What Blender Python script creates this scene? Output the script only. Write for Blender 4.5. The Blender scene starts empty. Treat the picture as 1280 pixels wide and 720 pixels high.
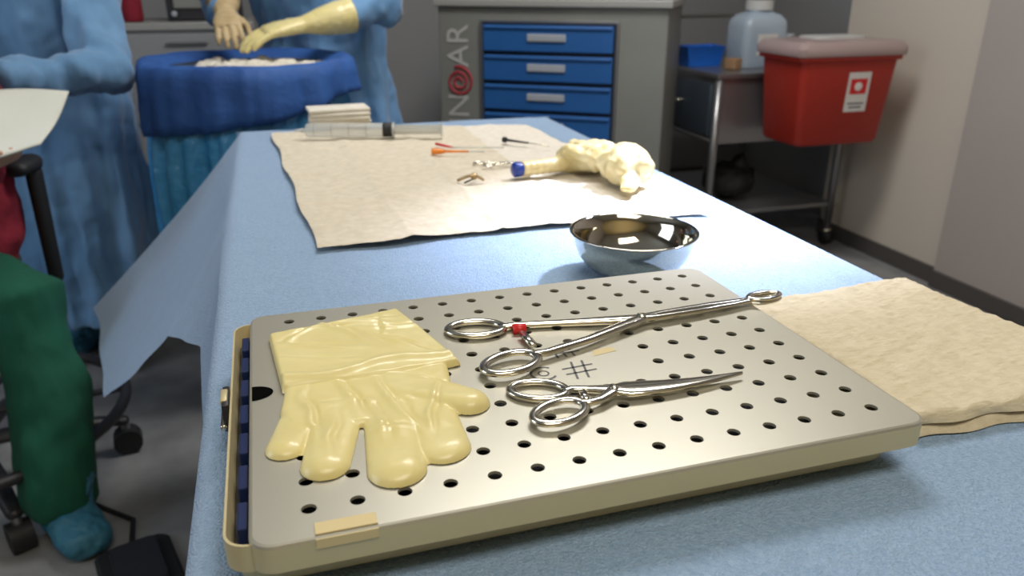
import bpy, math, random
from mathutils import Vector, Matrix, noise
random.seed(7)
scene = bpy.context.scene
TAB = 0.875
PI = math.pi

# ------------------------------------------------------------------ materials
def mat(name, col, rough=0.6, metal=0.0, bump=None, var=None, trans=0.0, spec=0.5, sheen=0.0, alpha=1.0, sss=0.0, emis=None, bump2=None, coord='Object', coat=0.0):
    m = bpy.data.materials.new(name); m.use_nodes = True
    nt = m.node_tree; b = nt.nodes['Principled BSDF']
    b.inputs['Base Color'].default_value = (*col, 1)
    b.inputs['Roughness'].default_value = rough
    b.inputs['Metallic'].default_value = metal
    b.inputs['Transmission Weight'].default_value = trans
    b.inputs['Specular IOR Level'].default_value = spec
    b.inputs['Sheen Weight'].default_value = sheen
    b.inputs['Alpha'].default_value = alpha
    b.inputs['Coat Weight'].default_value = coat
    if sss > 0:
        b.inputs['Subsurface Weight'].default_value = sss
        b.inputs['Subsurface Radius'].default_value = (0.02, 0.015, 0.008)
        b.inputs['Subsurface Scale'].default_value = 0.2
    if emis:
        b.inputs['Emission Color'].default_value = (*emis[0], 1)
        b.inputs['Emission Strength'].default_value = emis[1]
    tc = nt.nodes.new('ShaderNodeTexCoord')
    if var:
        n = nt.nodes.new('ShaderNodeTexNoise'); n.inputs['Scale'].default_value = var[0]
        n.inputs['Detail'].default_value = 5
        nt.links.new(tc.outputs[coord], n.inputs['Vector'])
        r = nt.nodes.new('ShaderNodeValToRGB')
        r.color_ramp.elements[0].position = 0.35; r.color_ramp.elements[1].position = 0.65
        r.color_ramp.elements[0].color = (*col, 1); r.color_ramp.elements[1].color = (*var[1], 1)
        nt.links.new(n.outputs['Fac'], r.inputs['Fac'])
        nt.links.new(r.outputs['Color'], b.inputs['Base Color'])
    last = None
    for bp in (bump, bump2):
        if not bp: continue
        kind, sc, st, dist = bp
        vec = tc.outputs[coord]
        if kind in ('brush','vfold','crepe'):
            mp = nt.nodes.new('ShaderNodeMapping'); mp.inputs['Scale'].default_value = {'brush':(1,30,30),'vfold':(1,1,.22),'crepe':(.35,1,1)}[kind]
            nt.links.new(vec, mp.inputs['Vector']); vec = mp.outputs[0]
        if kind == 'voro':
            n = nt.nodes.new('ShaderNodeTexVoronoi'); n.inputs['Scale'].default_value = sc; out = n.outputs['Distance']
        else:
            n = nt.nodes.new('ShaderNodeTexNoise'); n.inputs['Scale'].default_value = sc; n.inputs['Detail'].default_value = 5
            if kind == 'ridge': n.noise_type = 'RIDGED_MULTIFRACTAL'
            out = n.outputs['Fac']
        nt.links.new(vec, n.inputs['Vector'])
        bn = nt.nodes.new('ShaderNodeBump'); bn.inputs['Strength'].default_value = st; bn.inputs['Distance'].default_value = dist
        nt.links.new(out, bn.inputs['Height'])
        if last: nt.links.new(last.outputs[0], bn.inputs['Normal'])
        nt.links.new(bn.outputs[0], b.inputs['Normal']); last = bn
    return m

MT = {}
MT['drape'] = mat('drape_blue_fabric', (.215,.335,.505), .75, bump=('voro',520,.9,.0014), bump2=('noise',9,.5,.01), var=(260,(.275,.40,.575)), sheen=.2)
MT['gown'] = mat('gown_blue', (.10,.245,.46), .8, bump=('vfold',14,.5,.02), var=(3,(.13,.28,.50)), sheen=.3)
MT['gown2'] = mat('gown_blue_pale', (.105,.245,.44), .8, bump=('vfold',14,.5,.02), var=(3,(.14,.29,.49)), sheen=.3)
MT['wrap'] = mat('crepe_wrap_beige', (.57,.505,.39), .9, bump=('ridge',90,.6,.0025), var=(60,(.64,.575,.455)))
MT['wrap_pale'] = mat('crepe_wrap_pale', (.64,.585,.50), .9, bump=('ridge',90,.5,.0025), var=(60,(.70,.65,.565)))
MT['towel'] = mat('towel_cream', (.57,.495,.345), .95, bump=('crepe',300,.8,.0022), var=(90,(.64,.565,.41)))
MT['latex'] = mat('latex_yellow', (.70,.60,.26), .38, bump=('noise',220,.1,.001), var=(25,(.74,.65,.31)), sss=.08, coat=.15)
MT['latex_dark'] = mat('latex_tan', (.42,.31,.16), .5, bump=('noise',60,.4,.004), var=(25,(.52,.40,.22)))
MT['latex_thin'] = mat('latex_translucent', (.60,.50,.24), .30, bump=('noise',26,.4,.006), var=(30,(.72,.63,.37)), sss=.2)
MT['lid'] = mat('anodised_aluminium', (.50,.48,.40), .38, .62, bump=('brush',6,.05,.0005))
MT['tray'] = mat('aluminium_painted_reflection', (.62,.53,.31), .45, .40)  # gold base colour paints the warm reflection into lid lip and body
MT['steel'] = mat('polished_steel', (.74,.70,.60), .17, 1.0)
MT['bowl'] = mat('bowl_steel', (.62,.58,.49), .06, 1.0)
MT['dark'] = mat('dark_plastic', (.02,.02,.025), .45)
MT['black'] = mat('black_rubber', (.012,.012,.014), .6)
MT['notch_shade'] = mat('notch_shade_black', (.004,.004,.004), 1.0, spec=0)  # flat black for the darkness inside the lid notch
MT['navy'] = mat('navy_plastic', (.006,.018,.09), .4)
MT['ink'] = mat('etched_mark', (.10,.10,.10), .5, .3)
MT['redtape'] = mat('red_tape', (.6,.015,.015), .4)
MT['tape'] = mat('indicator_tape', (.62,.51,.27), .6)
MT['gauze'] = mat('gauze_white', (.62,.58,.50), .95, bump=('voro',300,.5,.001), var=(30,(.70,.66,.57)))
MT['clear'] = mat('clear_plastic', (.66,.67,.63), .12, alpha=.55)
MT['milky'] = mat('milky_plastic', (.45,.55,.66), .25, alpha=.75, var=(8,(.52,.62,.72)))
MT['white_pl'] = mat('white_plastic', (.55,.56,.55), .35)
MT['orange'] = mat('orange_plastic', (.85,.25,.02), .4)
MT['blueplug'] = mat('blue_plug', (.01,.04,.28), .3)
MT['bluebox'] = mat('blue_box', (.01,.13,.60), .35)
MT['cabinet'] = mat('cabinet_grey', (.21,.215,.20), .5, .1, var=(3,(.24,.245,.225)))
MT['cabtop'] = mat('cabinet_top', (.32,.32,.305), .5)
MT['drawer'] = mat('drawer_blue', (.014,.095,.31), .45, var=(2,(.017,.11,.35)))
MT['label'] = mat('label_grey', (.36,.39,.43), .5)
MT['textm'] = mat('lettering_grey', (.46,.46,.44), .5)
MT['redmark'] = mat('swirl_red', (.38,.025,.04), .5)
MT['cart'] = mat('cart_steel', (.30,.30,.31), .32, .8, bump=('brush',5,.05,.001))
MT['cartf'] = mat('cart_drawer', (.07,.09,.12), .35, .5)
MT['bin'] = mat('sharps_red', (.34,.020,.010), .38, var=(4,(.38,.026,.014)))
MT['binlid'] = mat('sharps_lid', (.42,.32,.31), .25, alpha=.85)
MT['white'] = mat('white_label', (.64,.62,.59), .5)
MT['paper'] = mat('paper_white', (.60,.62,.55), .8, var=(6,(.65,.67,.61)))
MT['wall'] = mat('wall_beige_paint', (.57,.515,.44), .85, bump=('noise',90,.08,.002), var=(1.2,(.60,.54,.46)))
MT['wallw'] = mat('wall_warm_reflect', (.60,.46,.22), .85, bump=('noise',90,.08,.002), var=(1.2,(.62,.48,.25)))  # unseen wall behind the camera, coloured warm to tint the tray's reflections
MT['wallp'] = mat('wall_taupe_paint', (.40,.355,.325), .85, bump=('noise',90,.08,.002), var=(1.2,(.42,.375,.345)))
MT['wallg'] = mat('wall_grey_paint', (.27,.27,.275), .85, bump=('noise',90,.08,.002), var=(1.2,(.29,.29,.295)))
MT['ceil'] = mat('ceiling_white', (.55,.55,.53), .9, bump=('noise',50,.1,.002))
MT['floor'] = mat('floor_vinyl', (.19,.19,.195), .45, var=(7,(.30,.30,.30)), bump=('noise',40,.05,.002))
MT['base'] = mat('baseboard_dark', (.08,.072,.068), .5)
MT['green'] = mat('trousers_green', (.003,.078,.045), .9, bump=('vfold',16,.5,.015), var=(5,(.004,.095,.056)))
MT['redcloth'] = mat('shirt_red', (.22,.006,.02), .85, bump=('noise',18,.6,.02), var=(8,(.27,.012,.03)))
MT['bootie'] = mat('shoe_cover_blue', (.02,.13,.21), .6, bump=('noise',40,.8,.01), var=(18,(.05,.20,.30)))
MT['skin'] = mat('skin', (.50,.29,.20), .55, sss=.1, var=(12,(.54,.33,.23)))
MT['eye'] = mat('eye_white', (.8,.8,.8), .2)
MT['cap'] = mat('cap_blue', (.10,.25,.45), .8, bump=('noise',30,.5,.01))
MT['mask'] = mat('mask_blue', (.35,.55,.68), .8, bump=('noise',30,.3,.005))
MT['hair'] = mat('hair_brown', (.04,.022,.012), .7, bump=('noise',60,.6,.005))
MT['dkblue'] = mat('stand_drape_navy', (.014,.07,.27), .7, bump=('noise',16,.5,.015), var=(7,(.022,.10,.35)))
MT['cyan'] = mat('stand_cover_cyan', (.04,.28,.62), .22, bump=('noise',14,.8,.025), var=(5,(.09,.38,.72)))
MT['cab2'] = mat('supply_cabinet_grey', (.24,.245,.25), .5, var=(3,(.26,.265,.27)))
MT['cab2d'] = mat('supply_drawer', (.28,.285,.29), .45)
MT['brass'] = mat('brass_fitting', (.40,.28,.14), .35, .7)
MT['wood'] = mat('wood_block', (.35,.22,.12), .6, var=(20,(.28,.16,.08)))
MT['lamp'] = mat('lamp_diffuser', (.9,.9,.9), .6, emis=((1,.95,.87),2.6))

# ------------------------------------------------------------------ mesh builder
def ring(c, x, y, a, b, n, e=2.0):
    out = []
    for i in range(n):
        t = 2*PI*i/n; ct, st = math.cos(t), math.sin(t)
        px = a*math.copysign(abs(ct)**(2/e), ct); py = b*math.copysign(abs(st)**(2/e), st)
        out.append(c + x*px + y*py)
    return out

class M:
    def __init__(s): s.v=[]; s.f=[]; s.m=[]; s.mats=[]
    def mi(s, m):
        if m not in s.mats: s.mats.append(m)
        return s.mats.index(m)
    def add(s, vs, fs, m):
        o=len(s.v); s.v += [tuple(v) for v in vs]; k=s.mi(m)
        for f in fs: s.f.append([i+o for i in f]); s.m.append(k)
        return s
    def loft(s, rings, m, cap=True, closed=False):
        n=len(rings[0]); vs=[p for r in rings for p in r]; fs=[]
        R=len(rings)
        for i in range(R if closed else R-1):
            j=(i+1)%R
            for k in range(n):
                fs.append((i*n+k, i*n+(k+1)%n, j*n+(k+1)%n, j*n+k))
        if cap and not closed:
            fs.append(tuple(reversed(range(n)))); fs.append(tuple((R-1)*n+k for k in range(n)))
        return s.add(vs, fs, m)
    def sweep(s, path, rad, m, n=12, up=(0,0,1), cap=True, closed=False, e=2.0):
        path=[Vector(p) for p in path]; L=len(path); up=Vector(up)
        if not isinstance(rad,(list,tuple)): rad=[rad]*L
        rings=[]; px=None
        for i,p in enumerate(path):
            if closed: t=path[(i+1)%L]-path[i-1]
            else: t=path[min(i+1,L-1)]-path[max(i-1,0)]
            t.normalize()
            x=t.cross(up)
            if x.length<1e-3: x = (px if px else t.cross(Vector((0,1,0)) if abs(t.y)<.9 else Vector((1,0,0))))
            x=(x-t*x.dot(t)).normalized()
            if px and x.dot(px)<0 : x=-x
            px=x; y=t.cross(x).normalized()
            r=rad[i]; a,b=(r if isinstance(r,(tuple,list)) else (r,r))
            rings.append(ring(p,x,y,a,b,n,e))
        return s.loft(rings,m,cap,closed)
    def rod(s, path, rad, m, n=12, up=(0,0,1), e=2.0):
        path=[Vector(p) for p in path]; L=len(path)
        if not isinstance(rad,(list,tuple)): rad=[rad]*L
        rad=[(r if isinstance(r,(tuple,list)) else (r,r)) for r in rad]
        def endp(p,q,r):
            d=(p-q).normalized(); mr=min(r); P=[];R=[]
            for k in (.35,.7,.95):
                P.append(p+d*mr*k); q2=math.sqrt(1-k*k); R.append((max(r[0]-mr+mr*q2,1e-4) if r[0]>mr*1.5 else r[0]*q2, r[1]*q2))
            return P,R
        P0,R0=endp(path[0],path[1],rad[0]); P1,R1=endp(path[-1],path[-2],rad[-1])
        return s.sweep(P0[::-1]+path+P1, R0[::-1]+rad+R1, m, n, up, True, False, e)
    def box(s, c, sz, m, rot=0):
        x,y,z=[q/2 for q in sz]; cr,sr=math.cos(rot),math.sin(rot)
        vs=[]
        for dx,dy,dz in [(-x,-y,-z),(x,-y,-z),(x,y,-z),(-x,y,-z),(-x,-y,z),(x,-y,z),(x,y,z),(-x,y,z)]:
            vs.append((c[0]+dx*cr-dy*sr, c[1]+dx*sr+dy*cr, c[2]+dz))
        return s.add(vs,[(0,3,2,1),(4,5,6,7),(0,1,5,4),(1,2,6,5),(2,3,7,6),(3,0,4,7)],m)
    def cyl(s, a, b, r, m, n=20, r2=None):
        return s.sweep([a,b],[r, r if r2 is None else r2],m,n)
    def lathe(s, c, prof, m, n=48, cap=False):
        c=Vector(c)
        return s.loft([ring(c+Vector((0,0,z)),Vector((1,0,0)),Vector((0,1,0)),r,r,n) for r,z in prof],m,cap)
    def ball(s, c, r, m, nu=24, nv=14, fn=None):
        c=Vector(c); r=Vector(r) if isinstance(r,(tuple,list)) else Vector((r,r,r))
        rings=[]
        for j in range(nv):
            ph=-PI/2+PI*(j+.5)/nv; row=[]
            for i in range(nu):
                t=2*PI*i/nu
                p=Vector((math.cos(t)*math.cos(ph)*r.x, math.sin(t)*math.cos(ph)*r.y, math.sin(ph)*r.z))
                if fn: p=fn(p)
                row.append(c+p)
            rings.append(row)
        return s.loft(rings,m)
    def obj(s, name, parent=None, smooth=True, bevel=0, loc=None, rot=0, remesh=0, disp=None, sub=0, smoothmod=0, xf=None, angle=None, vdisp=None):
        me=bpy.data.meshes.new(name)
        vs=s.v if xf is None else [tuple(xf@Vector(v)) for v in s.v]
        me.from_pydata(vs,[],s.f)
        for m in s.mats: me.materials.append(MT[m])
        for p,k in zip(me.polygons,s.m): p.material_index=k; p.use_smooth=smooth
        me.validate(); me.update()
        o=bpy.data.objects.new(name,me); scene.collection.objects.link(o)
        if loc: o.location=loc
        o.rotation_euler[2]=rot
        if parent: o.parent=parent
        if bevel:
            b=o.modifiers.new('bevel','BEVEL'); b.width=bevel; b.segments=2; b.limit_method='ANGLE'; b.angle_limit=math.radians(40)
        if remesh:
            r=o.modifiers.new('remesh','REMESH'); r.mode='VOXEL'; r.voxel_size=remesh; r.use_smooth_shade=True
        if smoothmod:
            k=o.modifiers.new('smooth','SMOOTH'); k.factor=.6; k.iterations=smoothmod
        if vdisp:
            ax=empty('fold_axes'); ax.scale=(1,1,vdisp[2]); ax.parent=parent
            t=bpy.data.textures.new(name+'_folds','CLOUDS'); t.noise_scale=vdisp[0]; t.noise_depth=1
            d=o.modifiers.new('folds','DISPLACE'); d.texture=t; d.strength=vdisp[1]; d.mid_level=.5; d.texture_coords='OBJECT'; d.texture_coords_object=ax
        if disp:
            for (sc,st) in (disp if isinstance(disp,list) else [disp]):
                t=bpy.data.textures.new(name+'_tex','CLOUDS'); t.noise_scale=sc; t.noise_depth=1
                d=o.modifiers.new('disp','DISPLACE'); d.texture=t; d.strength=st; d.mid_level=.5; d.texture_coords='LOCAL'
        if angle is not None and smooth:
            try: me.set_sharp_from_angle(angle=math.radians(angle))
            except Exception: pass
        return o

def empty(name, loc=(0,0,0), rot=0):
    e=bpy.data.objects.new(name,None); e.empty_display_size=.1; e.location=loc; e.rotation_euler[2]=rot
    scene.collection.objects.link(e); return e

def fbm(x,y,k=1.0):
    return (math.sin(x*3.1*k+y*1.7*k)+math.sin(x*1.3*k-y*4.3*k+1.3)*.7+math.sin(x*7.7*k+y*6.1*k+.5)*.35+math.sin(-x*12.1*k+y*9.3*k)*.2)/2.25
def nz(x,y,s,z=0): return noise.noise(Vector((x*s,y*s,z)))
def rdg(x,y,s,z=0): return 1-abs(noise.noise(Vector((x*s,y*s,z))))*2.2

# ------------------------------------------------------------------ camera
cam=bpy.data.cameras.new('camera'); co=bpy.data.objects.new('camera',cam); scene.collection.objects.link(co)
co.location=(0,0,1.2); co.rotation_euler=(math.radians(68.4),0,math.radians(-16.9))
cam.sensor_width=36; cam.lens=27.56; cam.clip_start=.02; cam.clip_end=50
cam.dof.use_dof=True; cam.dof.focus_distance=.62; cam.dof.aperture_fstop=8.0
scene.camera=co

# ------------------------------------------------------------------ room
XL,XR,YN,YF,ZC=-2.6,2.6,-1.6,4.3,2.8
def slab(name,c,sz,m): return M().box(c,sz,m).obj(name,smooth=False)
slab('floor',((XL+XR)/2+.1,(YN+YF)/2,-.05),(XR-XL+.6,YF-YN+.4,.1),'floor')
slab('ceiling',((XL+XR)/2+.1,(YN+YF)/2,ZC+.05),(XR-XL+.6,YF-YN+.4,.1),'ceil')
slab('wall_back',((XL+XR)/2+.1,YF+.05,ZC/2),(XR-XL+.6,.1,ZC),'wallg')
slab('wall_left',(XL-.05,(YN+YF)/2,ZC/2),(.1,YF-YN,ZC),'wallg')
slab('wall_front',((XL+XR)/2,YN-.05,ZC/2),(XR-XL+.2,.1,ZC),'wallw')
slab('wall_right',(XR+.07,(2.42+3.2)/2,ZC/2),(.14,.78,ZC),'wall')
slab('wall_right_pilaster',(XR+.055,(YN+2.42)/2,ZC/2),(.17,2.42-YN,ZC),'wallp')
slab('wall_right_recess',(XR+.27,(3.2+YF)/2,ZC/2),(.14,YF-3.2,ZC),'wallg')
slab('baseboard_right',(XR-.037,(YN+2.42)/2,.035),(.014,2.42-YN,.07),'base')
slab('baseboard_right_far',(XR-.008,(2.42+3.2)/2,.035),(.014,.78,.07),'base')
slab('baseboard_back',(0,YF-.008,.05),(5.1,.014,.10),'base')

# ------------------------------------------------------------------ instrument table + drape
S0,S1,T0,T1=-.08,.671,-.45,1.885
tbl=empty('instrument_table')
M().box(((S0+S1)/2,(T0+T1)/2,TAB-.022),(S1-S0-.02,T1-T0-.02,.03),'cart').obj('table_top',tbl,smooth=False,bevel=.003)
m=M()
for x in (S0+.06,S1-.06):
    for y in (T0+.08,T1-.08):
        m.cyl((x,y,.06),(x,y,TAB-.04),.014,'cart'); m.ball((x,y,.03),.03,'black',12,8)
m.box(((S0+S1)/2,(T0+T1)/2,.25),(S1-S0-.1,T1-T0-.14,.02),'cart')
m.obj('table_legs',tbl)
def hem(t):
    pts=[(-.45,-.105,.30),(.3,-.10,.32),(.75,-.10,.45),(.95,-.12,.78),(1.3,-.20,.66),(1.58,-.385,.40),(1.95,-.49,.46)]
    for a,b in zip(pts,pts[1:]):
        if t<=b[0]:
            k=(t-a[0])/(b[0]-a[0]); return a[1]+(b[1]-a[1])*k, a[2]+(b[2]-a[2])*k
    return pts[-1][1:]
rows=[]; NT=170
for i in range(NT):
    t=T0+(T1-T0)*i/(NT-1); hx,hz=hem(t); row=[]
    ext = max(0,(t-1.3)/(T1-1.3))**2
    for j in range(14):
        k=1-j/14
        w=math.sin(t*16+1)*.008*k+math.sin(t*37)*.004*k
        x=S0+(hx-S0)*(k**1.1)-w*.8; z=TAB-.008+(hz-TAB)*k
        row.append((x, t+.12*ext*k, z))
    for j in range(71):
        u=j/70; x=S0+(S1-S0)*u
        edge=min(x-S0,S1-x); r=.012
        dz=0 if edge>r else -(r-math.sqrt(max(0,r*r-(r-edge)**2)))
        wr=.0016*fbm(x*4,t*3,1.7)+.0009*max(0,rdg(x,t,7))**4
        for cr in (.245,.62): wr+=.0018*math.exp(-((x-cr-.01*math.sin(t*2))/.007)**2)
        wr+=.0016*math.exp(-((t-.905)/.008)**2)
        row.append((x,t,TAB-.001+dz+min(wr,.0019)*(1 if edge>.02 else 0)))
    for j in range(1,13):
        k=j/12; w=math.sin(t*14)*.014*k+math.sin(t*33+2)*.005*k
        row.append((S1+.006+.03*k+w, t, TAB-.012-.50*k))
    rows.append(row)
vs=[p for r in rows for p in r]; n=len(rows[0]); fs=[(i*n+j,i*n+j+1,(i+1)*n+j+1,(i+1)*n+j) for i in range(NT-1) for j in range(n-1)]
m=M(); m.add(vs,fs,'drape')
rows=[]
for i in range(14):
    k=i/13; row=[]
    for j in range(45):
        x=S0+(S1-S0)*j/44; row.append((x,T1+.03*k+.012*k*math.sin(x*30),TAB-.5*k-(.0 if i==0 else .004)))
    rows.append(row)
vs=[p for r in rows for p in r]; n=45
m.add(vs,[(i*n+j,i*n+j+1,(i+1)*n+j+1,(i+1)*n+j) for i in range(13) for j in range(n-1)],'drape')
m.obj('drape_cloth',tbl)

# ------------------------------------------------------------------ crepe wrap sheets
def sheet(name, quad, z, mt, nx, ny, fx, fy, amp=.003):
    A,B,C,D=[Vector((*q,0)) for q in quad]; vs=[]
    for j in range(ny+1):
        for i in range(nx+1):
            u=i/nx; v=j/ny
            p=(A*(1-u)+B*u)*(1-v)+(D*(1-u)+C*u)*v
            h=0
            for c in fx: h+=amp*1.4*math.exp(-abs((u-c)/.03))
            for c in fy: h+=amp*1.4*math.exp(-abs((v-c)/.018))
            h+=amp*.5*(fbm(p.x*9,p.y*7,1.3)+1)+.0005*rdg(p.x,p.y,45)+.0003*nz(p.x,p.y,140)
            h+=.0018*max(0,rdg(p.x,p.y,9,3))**6
            ed=.003*math.sin(v*19+u*3)*(1 if u in(0,1) else 0)
            vs.append((p.x+ed,p.y+.003*math.sin(u*17)*(1 if v in (0,1) else 0),z+max(0,h)))
    n=nx+1
    m=M().add(vs,[(j*n+i,j*n+i+1,(j+1)*n+i+1,(j+1)*n+i) for j in range(ny) for i in range(nx)],mt)
    return m.obj(name,None)
sheet('crepe_paper_wrap',[(.038,.972),(.41,.985),(.417,1.79),(-.004,1.812)],TAB+.0050,'wrap',120,220,(.33,.66),(.25,.5,.75))
sheet('crepe_paper_wrap',[(.385,.992),(.600,.975),(.570,1.764),(.40,1.785)],TAB+.0030,'wrap_pale',70,220,(.5,),(.25,.5,.75),.0018)
ZW=TAB+.0110

m=M()
for k in range(5):
    m.box((.147+.003*math.sin(k*3),1.832+.003*math.cos(k*5),ZW+.005+.0085*k),(.135-.003*(k%2),.075,.0082),'gauze',.06*math.sin(k*2))
m.obj('gauze_pad_stack',bevel=.003)
m=M(); a=Vector((.064,1.705,ZW+.016)); d=Vector((1,-.25,0)).normalized()
m.sweep([a,a+d*.003,a+d*.005,a+d*.185],[.006,.012,.0145,.0145],'clear',24,cap=False)
m.cyl(a-d*.02,a,.003,'clear',10,.005)
m.sweep([a+d*.183,a+d*.187],[(.022,.0155)]*2,'clear',20)
for k in range(0,12,3): m.sweep([a+d*(.02+.012*k),a+d*(.0206+.012*k)],[.0147]*2,'dark',24,cap=False)
sy=m.obj('syringe',None)
m=M(); m.sweep([a+d*.163,a+d*.167,a+d*.181,a+d*.1845],[.0147,.0149,.0149,.0147],'black',24); m.obj('plunger_seal',sy)
m=M(); m.box((0,0,0),(.10,.003,.020),'clear'); m.box((0,0,0),(.10,.020,.003),'clear'); m.box((.051,0,0),(.004,.026,.026),'clear')
m.obj('plunger_rod',sy,smooth=False,loc=tuple(a+d*.235),rot=math.atan2(d.y,d.x))
m=M(); a=Vector((.285,1.465,ZW+.006)); d=Vector((1,-.30,0)).normalized()
m.sweep([a,a+d*.006,a+d*.02,a+d*.024],[.006,.006,.0045,.003],'orange',14); m.cyl(a+d*.022,a+d*.07,.0028,'orange',10,.0018)
m.cyl(a+d*.07,a+d*.10,.0012,'clear',8); m.obj('hypodermic_needle')
m=M(); P=[(.284+.04*k/9, 1.240-.012*math.sin(k/9*PI)-.008*k/9, ZW+.003+.010*math.sin(k/9*PI)) for k in range(10)]
m.rod(P,[.0025]*10,'brass',8); m.ball((.309,1.231,ZW+.010),.006,'brass',12,8); m.cyl((.290,1.220,ZW+.003),(.318,1.250,ZW+.003),.0015,'dark',8); m.obj('curved_suture_needle')
m=M(); m.cyl((.455,1.545,ZW+.004),(.49,1.50,ZW+.004),.003,'dark',10,.0018); m.cyl((.49,1.50,ZW+.004),(.52,1.46,ZW+.003),.001,'steel',8); m.cyl((.452,1.549,ZW+.004),(.456,1.544,ZW+.004),.006,'dark',12); m.obj('suture_passer')
m=M(); m.cyl((.33,1.50,ZW+.004),(.43,1.47,ZW+.004),.0018,'clear',8); m.cyl((.31,1.545,ZW+.004),(.335,1.50,ZW+.004),.003,'redtape',8,.002); m.obj('needle_cap')

def instrument(name, r1, r2, joint, tip, z, ringr, wire, mt='steel', loop=None, curve=0, blade=1.5):
    m=M(); r1=Vector((*r1,0)); r2=Vector((*r2,0)); J=Vector((*joint,0)); T=Vector((*tip,0))
    ax=(J-(r1+r2)/2).normalized()
    for q,(r,sg) in enumerate(((r1,1),(r2,-1))):
        zz=z+wire*(1+.9*q)
        dr=(J-r).normalized(); nr=Vector((-dr.y,dr.x,0))
        pts=[r+dr*ringr[0]*math.cos(a)+nr*ringr[1]*math.sin(a)+Vector((0,0,zz)) for a in [2*PI*i/40 for i in range(40)]]
        m.sweep(pts,[(wire*1.3,wire*.95)]*40,mt,12,closed=True)
        st=r+dr*ringr[0]
        mid=st*.55+J*.45+(nr*.004*sg)
        P=[st+Vector((0,0,zz)),(st*.8+mid*.2)+nr*.002*sg+Vector((0,0,zz)),mid+Vector((0,0,zz)),J+Vector((0,0,z+wire*1.9))]
        cross=-sg
        tn=Vector((-(T-J).y,(T-J).x,0)).normalized()
        K=[]
        for k in range(1,11):
            u=k/10
            K.append(J+(T-J)*u+tn*(cross*.0022*(1-u)+(cross*loop*.15*math.sin(u*PI) if loop else 0)+curve*math.sin(u*PI))+Vector((0,0,z+wire*(1.9-.4*u))))
        R=[(wire*1.4,wire),(wire*1.2,wire),(wire*1.4,wire*.9),(wire*2.1,wire*1.15)]+[((wire*(blade*1.25-(blade*1.1)*(k/10)**1.5) if not loop else wire*1.15),wire*(1.05-.5*k/10)) for k in range(1,11)]
        m.rod(P+K,R,mt,14,e=2.6)
        if loop:
            L=[T+(T-J).normalized()*(loop*1.0*math.cos(a))+tn*(loop*.45*math.sin(a))+Vector((0,0,z+wire*(1.0+1.2*q))) for a in [2*PI*i/32 for i in range(32)]]
            m.sweep(L,[(wire*1.05,wire*.6)]*32,mt,8,closed=True)
    c=(r1+r2)/2+ax*(ringr[0]*1.30)
    m.box((c.x,c.y,z+wire*1.5),(wire*2.0,(r1-r2).length*.36,wire*1.1),mt,math.atan2(ax.y,ax.x))
    m.cyl((J.x,J.y,z+wire*.9),(J.x,J.y,z+wire*3.3),wire*1.4,mt,16)
    return m
ZL=TAB+.042+.0006
m=instrument('x',(.148,.594),(.157,.519),(.290,.566),(.422,.580),ZL,(.0235,.0148),.0030,loop=.0165)
m.sweep([(.178,.5835,ZL+.003),(.189,.5815,ZL+.003)],[(.0052,.0045)]*2,'redtape',12)
m.obj('sponge_forceps')
m=instrument('x',(.165,.477),(.168,.440),(.216,.457),(.320,.455),ZL,(.0205,.0128),.0026,curve=-.004,blade=2.6)
m.obj('surgical_scissors')
m=instrument('x',(.352,1.362),(.362,1.332),(.405,1.342),(.440,1.335),ZW,(.010,.007),.0015)
m.obj('towel_clamp')

m=M(); a=Vector((.379,1.240,ZW+.0135)); d=Vector((1,.21,0)).normalized()
m.sweep([a,a+d*.002,a+d*.014,a+d*.016],[.010,.0125,.0125,.011],'blueplug',24)
P=[a+d*(.016+.115*k/30) for k in range(31)]
m.sweep(P,[.0125+.0007*math.sin(k*1.9)+.0004*math.sin(k*3.3) for k in range(31)],'latex_thin',24)
m.obj('wrapped_syringe_probe')
m=M(); z=ZW
def bag(p):
    a=math.atan2(p.y,p.x); r=1+.09*math.sin(a*5+p.z*40)+.05*math.sin(a*9+1); p.x*=r; p.y*=r; p.z*=1+.10*math.sin(p.x*120+p.y*60); return p
m.ball((.548,1.165,z+.029),(.044,.056,.031),'latex_thin',60,30,bag)
m.ball((.528,1.235,z+.028),(.038,.044,.029),'latex_thin',50,26,bag)
m.rod([(.545,1.24,z+.02),(.540,1.29,z+.022),(.525,1.335,z+.014)],[(.032,.020),(.028,.016),(.018,.010)],'latex_thin',20)
m.rod([(.53,1.23,z+.018),(.50,1.262,z+.018),(.474,1.270,z+.014)],[(.028,.018),(.022,.015),(.015,.013)],'latex_thin',20)
m.rod([(.505,1.21,z+.032),(.484,1.255,z+.036),(.488,1.31,z+.018)],[(.014,.012),(.013,.012),(.01,.009)],'latex_thin',16)
m.rod([(.515,1.25,z+.04),(.510,1.30,z+.034),(.52,1.34,z+.015)],[(.011,.010),(.011,.010),(.009,.008)],'latex_thin',16)
m.rod([(.54,1.14,z+.02),(.530,1.105,z+.014),(.515,1.085,z+.009)],[(.024,.014),(.018,.010),(.012,.007)],'latex_thin',16)
m.obj('crumpled_latex_glove',remesh=.0022,smoothmod=2,disp=[(.045,.016),(.014,.003)])

m=M(); H=.049
prof=[(.001,.0015),(.040,.0015),(.045,.003),(.056,.011),(.0645,.023),(.0690,.036),(.0708,H-.002),(.0735,H-.0005),(.075,H+.0005),(.0748,H+.0015),(.073,H+.0018),(.0698,H+.0008),(.0680,.036),(.0630,.0245),(.0550,.0130),(.043,.0050),(.001,.0036)]
m.lathe((0,0,0),prof,'bowl',80,True); m.obj('steel_bowl',loc=(.390,.795,TAB+.001))

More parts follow.
